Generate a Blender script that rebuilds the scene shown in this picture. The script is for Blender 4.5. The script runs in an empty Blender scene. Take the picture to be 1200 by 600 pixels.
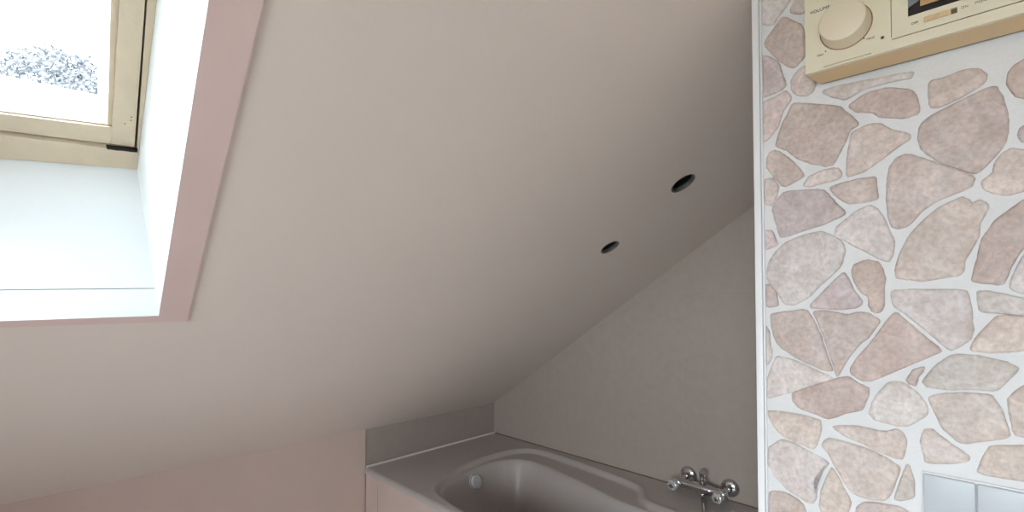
import bpy, bmesh, math, random
import numpy as np
from mathutils import Vector, Matrix
sc = bpy.context.scene
COL = sc.collection

# ------------------------------------------------------------ camera, sky, exposure
F, PY = 570.0, 333.0                      # focal length and principal row of the 1200x600 picture
EYE = Vector((0, 0, 1.33))
cam = bpy.data.cameras.new('camera'); cam_o = bpy.data.objects.new('camera', cam); COL.objects.link(cam_o)
cam.sensor_fit = 'HORIZONTAL'; cam.sensor_width = 36.0; cam.lens = 36.0 * F / 1200.0
cam.shift_y = (PY - 300.0) / 1200.0
cam.clip_start = 0.02; cam.clip_end = 300
cam_o.location = EYE
cam_o.rotation_euler = (math.radians(90) + math.atan(15 / F), 0, math.radians(-45))
sc.camera = cam_o
sc.view_settings.view_transform = 'Standard'; sc.view_settings.look = 'None'
sc.view_settings.gamma = 1.0; sc.view_settings.use_curve_mapping = False
sc.view_settings.exposure = 0.42
SKY = 15.0
w = bpy.data.worlds.new('world'); sc.world = w; w.use_nodes = True
bg = w.node_tree.nodes['Background']; bg.inputs['Color'].default_value = (0.86, 0.94, 1.0, 1); bg.inputs['Strength'].default_value = SKY

def area(name, loc, direction, sx, sy, power=0, color=(1, 1, 1), portal=False):
    l = bpy.data.lights.new(name, 'AREA'); l.shape = 'RECTANGLE'; l.size = sx; l.size_y = sy
    l.energy = power; l.color = color
    o = bpy.data.objects.new(name, l); COL.objects.link(o); o.location = loc
    o.rotation_euler = Vector(direction).to_track_quat('-Z', 'Y').to_euler()
    if portal: l.cycles.is_portal = True
    return o

# ------------------------------------------------------------ helpers
def srgb(*c):
    return tuple(((v / 255) / 12.92 if v / 255 <= .04045 else ((v / 255 + .055) / 1.055) ** 2.4) for v in c) + (1,)

def mat(name, col, rough=.6, metal=0, bump=0, scale=40, vary=0, vscale=6, spec=.5, detail=4):
    m = bpy.data.materials.new(name); m.use_nodes = True
    nt = m.node_tree; b = nt.nodes['Principled BSDF']
    b.inputs['Base Color'].default_value = col; b.inputs['Roughness'].default_value = rough
    b.inputs['Metallic'].default_value = metal; b.inputs['Specular IOR Level'].default_value = spec
    tc = nt.nodes.new('ShaderNodeTexCoord')
    if vary:
        n = nt.nodes.new('ShaderNodeTexNoise'); n.inputs['Scale'].default_value = vscale; n.inputs['Detail'].default_value = detail
        nt.links.new(tc.outputs['Object'], n.inputs['Vector'])
        r = nt.nodes.new('ShaderNodeValToRGB')
        r.color_ramp.elements[0].position = .3; r.color_ramp.elements[1].position = .7
        r.color_ramp.elements[0].color = tuple(c * (1 - vary) for c in col[:3]) + (1,)
        r.color_ramp.elements[1].color = tuple(min(1, c * (1 + vary)) for c in col[:3]) + (1,)
        nt.links.new(n.outputs['Fac'], r.inputs['Fac']); nt.links.new(r.outputs['Color'], b.inputs['Base Color'])
    if bump:
        n2 = nt.nodes.new('ShaderNodeTexNoise'); n2.inputs['Scale'].default_value = scale; n2.inputs['Detail'].default_value = 5
        nt.links.new(tc.outputs['Object'], n2.inputs['Vector'])
        bp = nt.nodes.new('ShaderNodeBump'); bp.inputs['Strength'].default_value = bump; bp.inputs['Distance'].default_value = .004
        nt.links.new(n2.outputs['Fac'], bp.inputs['Height']); nt.links.new(bp.outputs['Normal'], b.inputs['Normal'])
    return m

def link(name, bm, m, parent=None, smooth=False, loc=None):
    me = bpy.data.meshes.new(name); bm.normal_update(); bm.to_mesh(me); bm.free()
    o = bpy.data.objects.new(name, me); COL.objects.link(o)
    for x in (m if isinstance(m, (list, tuple)) else [m]): me.materials.append(x)
    if smooth:
        for p in me.polygons: p.use_smooth = True
        me.set_sharp_from_angle(angle=math.radians(smooth if smooth is not True else 40))
    if parent is not None:
        o.parent = parent
        o.matrix_parent_inverse = Matrix.Translation(parent.location).inverted() if parent.type == 'EMPTY' else Matrix()
    return o

def struct(o): o['kind'] = 'structure'; return o
def empty(name, loc, label, cat, group=None):
    o = bpy.data.objects.new(name, None); COL.objects.link(o); o.location = loc; o.empty_display_size = .05
    o['label'] = label; o['category'] = cat
    if group: o['group'] = group
    return o
def tag(o, label, cat, group=None):
    o['label'] = label; o['category'] = cat
    if group: o['group'] = group
    return o

def box(bm, lo, hi, bev=0, seg=2):
    r = bmesh.ops.create_cube(bm, size=1)
    vs = r['verts']
    for v in vs:
        v.co = Vector([lo[i] + (v.co[i] + .5) * (hi[i] - lo[i]) for i in range(3)])
    if bev:
        es = {e for v in vs for e in v.link_edges}
        bmesh.ops.bevel(bm, geom=list(es), offset=bev, segments=seg, profile=.5, affect='EDGES')
def bxm(lo, hi, bev=0, seg=2):
    bm = bmesh.new(); box(bm, lo, hi, bev, seg); return bm

def loft(bm, rings, cap0=True, cap1=True, closed=True):
    vr = [[bm.verts.new(p) for p in r] for r in rings]
    for a, b in zip(vr, vr[1:]):
        n = len(a)
        for i in range(n if closed else n - 1):
            j = (i + 1) % n
            bm.faces.new((a[i], a[j], b[j], b[i]))
    if cap0: bm.faces.new(vr[0][::-1])
    if cap1: bm.faces.new(vr[-1])
    return vr

def lathe(bm, origin, axis, prof, n=32, cap0=True, cap1=True):
    """prof: (distance along axis, radius)"""
    ax = Vector(axis).normalized(); a = ax.orthogonal().normalized(); b = ax.cross(a); o = Vector(origin)
    rings = [[o + ax * h + (a * math.cos(2 * math.pi * i / n) + b * math.sin(2 * math.pi * i / n)) * r for i in range(n)] for h, r in prof]
    loft(bm, rings, cap0, cap1)
def tube(bm, pts, r, n=14):
    pts = [Vector(p) for p in pts]; rings = []; a = None
    for i, p in enumerate(pts):
        t = (pts[min(i + 1, len(pts) - 1)] - pts[max(i - 1, 0)]).normalized()
        a = t.orthogonal().normalized() if a is None else (a - t * a.dot(t)).normalized()
        b = t.cross(a)
        rings.append([p + (a * math.cos(2 * math.pi * k / n) + b * math.sin(2 * math.pi * k / n)) * r for k in range(n)])
    loft(bm, rings)

def plate(outer, holes, to3d, d0, d1):
    """flat plate with holes; outline points (a,b) -> to3d(a,b,depth); thickness from d0 to d1"""
    bm = bmesh.new(); flat = bmesh.new()
    es = []
    for lp in [outer] + holes:
        vs = [flat.verts.new((a, b, 0)) for a, b in lp]
        es += [flat.edges.new((vs[i], vs[(i + 1) % len(vs)])) for i in range(len(vs))]
    bmesh.ops.triangle_fill(flat, edges=es, use_beauty=True)
    flat.verts.index_update()
    A = [bm.verts.new(to3d(v.co.x, v.co.y, d0)) for v in flat.verts]
    B = [bm.verts.new(to3d(v.co.x, v.co.y, d1)) for v in flat.verts]
    for f in flat.faces:
        ix = [v.index for v in f.verts]
        bm.faces.new([A[i] for i in ix]); bm.faces.new([B[i] for i in reversed(ix)])
    for e in flat.edges:
        if len(e.link_faces) == 1:
            i, j = e.verts[0].index, e.verts[1].index
            bm.faces.new((A[i], A[j], B[j], B[i]))
    flat.free()
    bmesh.ops.recalc_face_normals(bm, faces=bm.faces[:])
    return bm

def circle(cx, cy, r, n=32, sx=1): return [(cx + r * sx * math.cos(2 * math.pi * i / n), cy + r * math.sin(2 * math.pi * i / n)) for i in range(n)]

def text(name, s, size, m, parent, P, right, upv, extrude=.0004, align='LEFT'):
    c = bpy.data.curves.new('tmp', 'FONT'); c.body = s; c.size = size; c.extrude = extrude; c.align_x = align; c.resolution_u = 3
    t = bpy.data.objects.new('tmp', c); COL.objects.link(t)
    me = bpy.data.meshes.new_from_object(t.evaluated_get(bpy.context.evaluated_depsgraph_get()))
    bpy.data.objects.remove(t); bpy.data.curves.remove(c)
    r = Vector(right).normalized(); u = Vector(upv).normalized(); nn = r.cross(u)
    M = Matrix(((r.x, u.x, nn.x, P[0]), (r.y, u.y, nn.y, P[1]), (r.z, u.z, nn.z, P[2]), (0, 0, 0, 1)))
    me.transform(M)
    o = bpy.data.objects.new(name, me); COL.objects.link(o); me.materials.clear(); me.materials.append(m)
    if parent is not None:
        o.parent = parent
        o.matrix_parent_inverse = Matrix.Translation(parent.location).inverted()
    return o

# ------------------------------------------------------------ materials
M_ceil = mat('ceiling_plaster', srgb(234, 220, 211), .85, bump=.12, scale=60, vary=.012, vscale=3)
M_knee = mat('knee_wall_paint', srgb(212, 190, 181), .8, bump=.1, scale=70, vary=.015, vscale=4)
M_trim = mat('pinkish_trim_paint', srgb(230, 203, 198), .6, bump=.12, scale=50, vary=.02, vscale=8)
M_reveal = mat('reveal_white_paint', srgb(240, 243, 245), .7, bump=.12, scale=40, vary=.012, vscale=7)
M_cream = mat('cream_window_paint', srgb(216, 198, 172), .45, bump=.25, scale=45, vary=.06, vscale=14)
M_white = mat('white_plastic', srgb(212, 212, 212), .35)
M_outer = mat('outside_flashing', srgb(225, 225, 222), .5, vary=.03)
M_gap = mat('dark_rebate', srgb(48, 36, 28), .8)
M_floor = mat('floor_tile', srgb(232, 227, 223), .5, vary=.03)
M_tub = mat('tub_acrylic', srgb(190, 181, 177), .34)
M_panel = mat('tub_front_tile', srgb(212, 190, 182), .5, vary=.02)
M_sil = mat('silicone', srgb(240, 232, 226), .5)
M_joint = mat('aged_brown_sealant', srgb(122, 100, 80), .7, vary=.15, vscale=20)
M_chrome = mat('chrome', (.62, .63, .64, 1), .12, 1)
M_acryl = mat('clear_knob', (.72, .74, .76, 1), .05, .55)
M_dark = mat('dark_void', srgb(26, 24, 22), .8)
M_housing = mat('spot_housing_metal', srgb(120, 120, 116), .5, .4)
M_radio = mat('yellowed_cream_plastic', srgb(222, 192, 148), .42, bump=.05, scale=300, vary=.02, vscale=12)
M_radioface = mat('cream_face_plastic', srgb(228, 217, 192), .4, vary=.015, vscale=12)
M_knob = mat('knob_cream_plastic', srgb(227, 212, 187), .38)
M_ink = mat('dark_print', srgb(82, 72, 64), .7)
M_rgroove = mat('casing_groove', srgb(150, 112, 80), .7)
M_switch = mat('switch_plastic', srgb(190, 193, 198), .35)
M_edge = mat('edge_profile_white', srgb(238, 236, 238), .4)
M_black = mat('dial_black', srgb(30, 25, 24), .3)
M_tan = mat('dial_tan', srgb(190, 150, 100), .5)
M_grey = mat('dial_grey', srgb(120, 124, 126), .5)
M_grass = mat('pale_gravel', srgb(190, 186, 178), .9, vary=.1)
M_leaf = mat('blue_grey_leaves', srgb(86, 88, 93), .8, vary=.25, vscale=2)
M_bark = mat('bark', srgb(70, 60, 52), .9, vary=.2)
M_roof = mat('roof_tiles', srgb(120, 80, 62), .8, vary=.15)

# wall tiles with very faint joints
def tile_mat(name, base, joint, size, axis):
    m = mat(name, base, .38, bump=.06, scale=90)
    nt = m.node_tree; b = nt.nodes['Principled BSDF']; tc = nt.nodes.new('ShaderNodeTexCoord')
    mp = nt.nodes.new('ShaderNodeMapping'); mp.inputs['Location'].default_value = (-.239, .07, 0)
    sep = nt.nodes.new('ShaderNodeSeparateXYZ'); cmb = nt.nodes.new('ShaderNodeCombineXYZ')
    nt.links.new(tc.outputs['Object'], sep.inputs[0]); nt.links.new(sep.outputs[axis], cmb.inputs['X']); nt.links.new(sep.outputs['Z'], cmb.inputs['Y'])
    nt.links.new(cmb.outputs[0], mp.inputs['Vector'])
    br = nt.nodes.new('ShaderNodeTexBrick'); br.offset = 0; br.squash = 1
    br.inputs['Scale'].default_value = 1; br.inputs['Brick Width'].default_value = size; br.inputs['Row Height'].default_value = size * 1.4
    br.inputs['Mortar Size'].default_value = .0012; br.inputs['Mortar Smooth'].default_value = .3
    br.inputs['Color1'].default_value = base; br.inputs['Color2'].default_value = base; br.inputs['Mortar'].default_value = joint
    nt.links.new(mp.outputs[0], br.inputs['Vector'])
    n = nt.nodes.new('ShaderNodeTexNoise'); n.inputs['Scale'].default_value = 28; n.inputs['Detail'].default_value = 6
    nt.links.new(tc.outputs['Object'], n.inputs['Vector'])
    mx = nt.nodes.new('ShaderNodeMix'); mx.data_type = 'RGBA'; mx.blend_type = 'MULTIPLY'; mx.inputs['Factor'].default_value = .16
    nt.links.new(br.outputs['Color'], mx.inputs['A']); nt.links.new(n.outputs['Fac'], mx.inputs['B']); nt.links.new(mx.outputs['Result'], b.inputs['Base Color'])
    return m
M_tile = tile_mat('grey_beige_wall_tile', srgb(188, 175, 165), srgb(194, 182, 172), .339, 'Y')
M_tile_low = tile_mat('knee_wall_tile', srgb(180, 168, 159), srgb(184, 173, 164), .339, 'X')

def glass():
    m = bpy.data.materials.new('window_glass'); m.use_nodes = True; nt = m.node_tree; nt.nodes.clear()
    o = nt.nodes.new('ShaderNodeOutputMaterial'); t = nt.nodes.new('ShaderNodeBsdfTransparent'); g = nt.nodes.new('ShaderNodeBsdfGlossy')
    g.inputs['Roughness'].default_value = .02; mx = nt.nodes.new('ShaderNodeMixShader'); fr = nt.nodes.new('ShaderNodeFresnel'); fr.inputs['IOR'].default_value = 1.3
    t.inputs['Color'].default_value = (.95, .97, .97, 1)
    nt.links.new(fr.outputs[0], mx.inputs[0]); nt.links.new(t.outputs[0], mx.inputs[1]); nt.links.new(g.outputs[0], mx.inputs[2]); nt.links.new(mx.outputs[0], o.inputs[0])
    return m
M_glass = glass()

def stone_mat():
    m = bpy.data.materials.new('tumbled_stone'); m.use_nodes = True; nt = m.node_tree; b = nt.nodes['Principled BSDF']
    b.inputs['Roughness'].default_value = .62; b.inputs['Specular IOR Level'].default_value = .3
    at = nt.nodes.new('ShaderNodeAttribute'); at.attribute_name = 'stone_colour'
    tc = nt.nodes.new('ShaderNodeTexCoord')
    n = nt.nodes.new('ShaderNodeTexNoise'); n.inputs['Scale'].default_value = 26; n.inputs['Detail'].default_value = 7; n.inputs['Roughness'].default_value = .62
    n3 = nt.nodes.new('ShaderNodeTexNoise'); n3.inputs['Scale'].default_value = 160; n3.inputs['Detail'].default_value = 4
    for x in (n, n3): nt.links.new(tc.outputs['Object'], x.inputs['Vector'])
    r = nt.nodes.new('ShaderNodeValToRGB'); r.color_ramp.elements[0].position = .3; r.color_ramp.elements[1].position = .72
    r.color_ramp.elements[0].color = (.80, .74, .70, 1); r.color_ramp.elements[1].color = (1.0, 1.0, 1.0, 1)
    nt.links.new(n.outputs['Fac'], r.inputs['Fac'])
    r2 = nt.nodes.new('ShaderNodeValToRGB'); r2.color_ramp.elements[0].position = .30; r2.color_ramp.elements[1].position = .62
    r2.color_ramp.elements[0].color = (.82, .79, .77, 1); r2.color_ramp.elements[1].color = (1, 1, 1, 1)
    nt.links.new(n3.outputs['Fac'], r2.inputs['Fac'])
    a = nt.nodes.new('ShaderNodeMix'); a.data_type = 'RGBA'; a.blend_type = 'MULTIPLY'; a.inputs['Factor'].default_value = 1
    c = nt.nodes.new('ShaderNodeMix'); c.data_type = 'RGBA'; c.blend_type = 'MULTIPLY'; c.inputs['Factor'].default_value = 1
    nt.links.new(at.outputs['Color'], a.inputs['A']); nt.links.new(r.outputs['Color'], a.inputs['B'])
    nt.links.new(a.outputs['Result'], c.inputs['A']); nt.links.new(r2.outputs['Color'], c.inputs['B']); nt.links.new(c.outputs['Result'], b.inputs['Base Color'])
    wv = nt.nodes.new('ShaderNodeTexNoise'); wv.inputs['Scale'].default_value = 11; wv.inputs['Detail'].default_value = 5; wv.inputs['Distortion'].default_value = 1.4
    nt.links.new(tc.outputs['Object'], wv.inputs['Vector'])
    rv = nt.nodes.new('ShaderNodeValToRGB'); e = rv.color_ramp.elements
    e[0].position = .455; e[0].color = (1, 1, 1, 1); e[1].position = .545; e[1].color = (1, 1, 1, 1); em = e.new(.5); em.color = (1.12, 1.10, 1.08, 1)
    nt.links.new(wv.outputs['Fac'], rv.inputs['Fac'])
    vm = nt.nodes.new('ShaderNodeMix'); vm.data_type = 'RGBA'; vm.blend_type = 'MULTIPLY'; vm.inputs['Factor'].default_value = 1
    nt.links.new(c.outputs['Result'], vm.inputs['A']); nt.links.new(rv.outputs['Color'], vm.inputs['B']); nt.links.new(vm.outputs['Result'], b.inputs['Base Color'])
    bp = nt.nodes.new('ShaderNodeBump'); bp.inputs['Strength'].default_value = .4; bp.inputs['Distance'].default_value = .002
    nt.links.new(n3.outputs['Fac'], bp.inputs['Height']); nt.links.new(bp.outputs['Normal'], b.inputs['Normal'])
    return m
M_stone = stone_mat()
M_grout = mat('light_grout', srgb(226, 224, 224), .85, bump=.35, scale=130, vary=.02, vscale=30)

# ------------------------------------------------------------ the room
XE = 1.899      # tiled end wall along the bath
YK = 2.036      # knee wall
XT = 1.100      # front of the bath
XS = .94        # stone wall face
YS = .3114      # its free edge
XL, YB, ZT = -1.55, -2.3, 2.45
K = .668; ZK = .733
TH = math.atan(K); NRM = Vector((0, math.sin(TH), math.cos(TH))); UP = Vector((0, -math.cos(TH), math.sin(TH)))
def roofpt(x, s, o=0): return Vector((x, YK, ZK)) + UP * s + NRM * o
S_TOP = (ZT - ZK) / math.sin(TH)      # where the slope meets the flat ceiling

TRIM_OUT = ((0.2412,0.9898), (0.1926,1.7160), (-0.0298,0.9867))
OPENING = ((0.1888,1.0163), (0.1409,1.6863), (-0.0298,1.0098))
BACK = ((0.1596,1.1182), (0.1413,1.4948), (-0.0379,1.0942))
FRAME_IN = ((0.1533,1.1725), (0.1297,1.4892), (-0.0372,1.1569))
SASH_OUT = ((0.1501,1.1763), (0.1281,1.4885), (-0.0372,1.1619))
SASH_IN = ((0.1130,1.2162), (0.0967,1.4735), (-0.0368,1.1998))
GLASS = ((0.1055,1.1998), (0.0874,1.4499), (-0.0378,1.1869))
BOARD = ((0.0956,1.1900), (0.0794,1.4013), (-0.0399,1.1857))
def inset(q, d): return [(q[0][0] - d, q[0][1] + d), (q[1][0] - d, q[1][1] - d), (q[2][0] + d, q[2][1] - d), (q[3][0] + d, q[3][1] + d)]
def quad(q, wd, ht):
    """lower right corner + edge directions -> four corners, wd to the left, ht up the slope"""
    br = Vector(q[0]); r = (Vector(q[1]) - br).normalized(); l = (Vector(q[2]) - br).normalized()
    return [tuple(br), tuple(br + r * ht), tuple(br + r * ht + l * wd), tuple(br + l * wd)]
Q_trim = quad(TRIM_OUT, .78, .99); Q_open = quad(OPENING, .68, .93)
Q_back = quad(BACK, .62, .78); Q_fin = quad(FRAME_IN, .608, .67)
Q_so = quad(tuple((a - .0012, b + .001) for a, b in SASH_OUT), .598, .660); Q_si = quad(SASH_IN, .526, .585); Q_gl = quad(GLASS, .512, .575)
Q_bo = quad(BOARD, .50, .56)
SPOTS = [(1.352, 1.672, .037), (1.352, 1.368, .032)]

# slope of the ceiling, with the skylight opening and the two cut-outs for spots
out = [(XL, -.25), (XE + .1, -.25), (XE + .1, S_TOP), (XL, S_TOP)]
bm = plate(out, [Q_open] + [circle(x, s, r) for x, s, r in SPOTS], roofpt, 0, .012)
struct(link('ceiling', bm, M_ceil))
# flat part behind and above the camera
struct(link('ceiling', bxm((XL - .1, YB - .1, ZT), (XE + .1, YK - S_TOP * math.cos(TH) + .02, ZT + .012)), M_ceil))
# outer roof skin
ROUT = .345
bm = plate([(XL - .3, -.6), (XE + .4, -.6), (XE + .4, S_TOP + .4), (XL - .3, S_TOP + .4)], [quad(BACK, .62, .78)], roofpt, ROUT, ROUT + .03)
struct(link('trim_1', bm, M_roof))
# the reveals of the skylight: four boards, inner face on the reveal plane
def board(name, a0, a1, b0, b1, thick, m, t0=0.0, t1=1.0, sink=0.0, n=10):
    """reveal lining between edge a (ceiling plane) and edge b (window plane), from t0 to t1 of its depth"""
    cen = roofpt(Q_open[0][0] - .3, Q_open[0][1] + .4, .15)
    P = lambda u, t: (roofpt(*a0, 0).lerp(roofpt(*a1, 0), u)).lerp(roofpt(*b0, .30).lerp(roofpt(*b1, .30), u), t)
    nn = (P(1, .5) - P(0, .5)).cross(P(.5, 1) - P(.5, 0)).normalized()
    if nn.dot(cen - P(.5, .5)) > 0: nn = -nn
    bm = bmesh.new(); g = []
    for k in range(2):
        g.append([[bm.verts.new(P(u / n, t0 + (t1 - t0) * t / n) + nn * (sink + thick * k)) for t in range(n + 1)] for u in range(n + 1)])
    for k in range(2):
        for u in range(n):
            for t in range(n): bm.faces.new((g[k][u][t], g[k][u + 1][t], g[k][u + 1][t + 1], g[k][u][t + 1]))
    for u in range(n):
        for t in (0, n): bm.faces.new((g[0][u][t], g[0][u + 1][t], g[1][u + 1][t], g[1][u][t])); bm.faces.new((g[0][t][u], g[0][t][u + 1], g[1][t][u + 1], g[1][t][u]))
    bmesh.ops.recalc_face_normals(bm, faces=bm.faces[:])
    return struct(link(name, bm, m, smooth=30))
O, B = [Vector(p) for p in Q_open], [Vector(p) for p in Q_back]
board('trim_2', O[0], O[1], B[0], B[1], .02, M_reveal, -.016)
board('trim_3', O[1], O[2], B[1], B[2], .02, M_reveal, -.016)
board('trim_4', O[2], O[3], B[2], B[3], .02, M_reveal, -.016)
J0, J1 = .160, .166          # the open joint across the sill
board('trim_5', O[3], O[0], B[3], B[0], .02, M_reveal, -.016, J0)
board('trim_6', O[3], O[0], B[3], B[0], .02, M_reveal, J1, 1)
board('trim_7', O[3], O[0], B[3], B[0], .008, M_gap, J0 - .02, J1 + .02, .004)
# flat architrave round the opening on the ceiling
def ring(name, qo, qi, d0, d1, m, parent=None):
    return link(name, plate(list(qo), [list(qi)], roofpt, d0, d1), m, parent)
hole = inset([tuple(o + (o - b_) * .016) for o, b_ in zip(O, B)], -.0004)
struct(ring('trim_8', Q_trim, hole, -.005, 0, M_trim))

# window
def z_obj(o, name): o.name = name; return o
win = ring('window_1', Q_back, Q_fin, .292, .345, M_cream); struct(win)
ring('rebate', Q_fin, inset(Q_so, -.001 + .012), .322, .345, M_gap, win)
# a step on the fixed frame
stp = [Q_fin[0], Q_fin[3], (Q_fin[3][0], Q_fin[3][1] - .012), (Q_fin[0][0], Q_fin[0][1] - .012)]
link('frame_step', plate(stp, [], roofpt, .286, .293), M_cream, win)
# sash: stiles, rails, beads
so, si = [Vector(p) for p in Q_so], [Vector(p) for p in Q_si]
def member(name, pts, d0=.293, d1=.34, bev=.0015):
    bm = plate([tuple(p) for p in pts], [], roofpt, d0, d1)
    return link(name, bm, M_cream, win)
g = .0011
member('sash_stile', [so[0], so[1], Vector((si[1].x, so[1].y)), Vector((si[0].x, so[0].y + (si[0].x - so[0].x) * .08))])
member('sash_stile', [so[2], so[3], Vector((si[3].x, so[3].y)), Vector((si[2].x, so[2].y))])
br_ = Vector((si[0].x - g, so[0].y - .0012 + (si[0].x - so[0].x) * .08 + .0012)); bl_ = Vector((si[3].x + g, so[3].y))
member('sash_rail', [bl_, br_, Vector((si[0].x - g, si[0].y)), Vector((si[3].x + g, si[3].y))])
member('sash_rail', [Vector((si[2].x + g, si[2].y)), Vector((si[1].x - g, si[1].y)), Vector((si[1].x - g, so[1].y)), Vector((si[2].x + g, so[2].y))])
ring('glazing_bead', Q_si, Q_gl, .299, .333, M_cream, win)
bdk = link('bead_joint', plate(list(inset(Q_si, -.0012)), [list(inset(Q_si, .0008))], roofpt, .2975, .3), M_joint, win)
link('window_pane', plate(list(inset(Q_gl, -.003)), [], roofpt, .333, .337), M_glass, win)
# broken-out notch under the corner of the sash
n0, n1 = Vector(Q_fin[0]), Vector(Q_fin[3]); un = (n1 - n0).normalized()
npts = [n0 + un * a + Vector((0, b)) for a, b in ((-.0005, .004), (-.0005, -.0016), (.010, -.0022), (.022, -.0018), (.031, -.0030), (.040, -.0024), (.046, -.0026), (.048, .003))]
link('rebate_notch', plate([tuple(p) for p in npts], [], roofpt, .2852, .2925), M_dark, win)
# two screws in the stile
bm = bmesh.new()
for (x, s) in ((.136, 1.243), (.136, 1.251), (.128, 1.232)):
    lathe(bm, roofpt(x, s, .2932), -NRM, [(0, .0016), (.0006, .0012)], 10)
link('screw', bm, M_joint, win)
# metal flashing of the roof window outside
fl = ring('trim_9', quad(BACK, .62, .78), Q_bo, .40, .412, M_outer); struct(fl)
fu = ring('trim_10', quad(BACK, .62, .78), inset(Q_gl, -.01), .345, .40, M_outer); struct(fu)

# walls
bm = bxm((XL - .1, YK, -.05), (XT, YK + .12, ZK + .01)); struct(link('wall_back', bm, M_knee))
bm = bxm((XT, YK + .006, -.05), (XE + .1, YK + .12, ZK + .01)); struct(link('wall_back', bm, M_tile_low))
def prism_x(x0, x1, prof): 
    bm = bmesh.new(); loft(bm, [[(x0, y, z) for y, z in prof], [(x1, y, z) for y, z in prof]]); bmesh.ops.recalc_face_normals(bm, faces=bm.faces[:]); return bm
yt = YK - S_TOP * math.cos(TH)
gable = [(YK + .02, 0), (YK + .02, ZK - .012), (yt, ZT), (YB, ZT), (YB, 0)]
struct(link('wall_right', prism_x(XE, XE + .1, gable), M_tile))
# left wall; its unseen casement window is added only for fill light
def yz(x): return lambda a, b, d: Vector((x + d, a, b))
def casement(q0, q1, z0, z1, to3d, o0, o1, name):
    """outer frame with a middle post, glass behind"""
    m_ = (q0 + q1) / 2
    f = struct(link(name, plate([(q0, z0), (q1, z0), (q1, z1), (q0, z1)], [[(q0 + .05, z0 + .05), (m_ - .02, z0 + .05), (m_ - .02, z1 - .05), (q0 + .05, z1 - .05)], [(m_ + .02, z0 + .05), (q1 - .05, z0 + .05), (q1 - .05, z1 - .05), (m_ + .02, z1 - .05)]], to3d, -.02, .02), M_cream))
    link('window_pane', plate([(q0 + .04, z0 + .04), (q1 - .04, z0 + .04), (q1 - .04, z1 - .04), (q0 + .04, z1 - .04)], [], to3d, -.003, .0), M_glass, f)
LY0, LY1, LZ0, LZ1 = -.85, .45, .80, 1.65
def rect(a0, a1, b0, b1): return [(a0, b0), (a1, b0), (a1, b1), (a0, b1)]
struct(link('wall_left', plate(gable, [rect(LY0, LY1, LZ0, LZ1)], yz(XL), -.1, 0), M_ceil))
casement(LY0, LY1, LZ0, LZ1, yz(XL - .05), 0, 0, 'added_fill_window')
def xz(y): return lambda a, b, d: Vector((a, y + d, b))
struct(link('wall_front', bxm((XL - .1, YB - .1, -.05), (XE + .1, YB, ZT + .05)), M_ceil))
struct(link('floor', bxm((XL - .1, YB - .1, -.1), (XE + .1, YK + .12, 0)), M_floor))
area('fill_window_portal', (XL - .11, (LY0 + LY1) / 2, (LZ0 + LZ1) / 2), (1, 0, 0), LY1 - LY0, LZ1 - LZ0, portal=True)  # sky portal of the added fill window
cq = sum((Vector(p) for p in Q_bo), Vector((0, 0))) / 4
area('skylight_portal', roofpt(cq.x, cq.y, .43), -NRM, .56, .56, portal=True)

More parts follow.
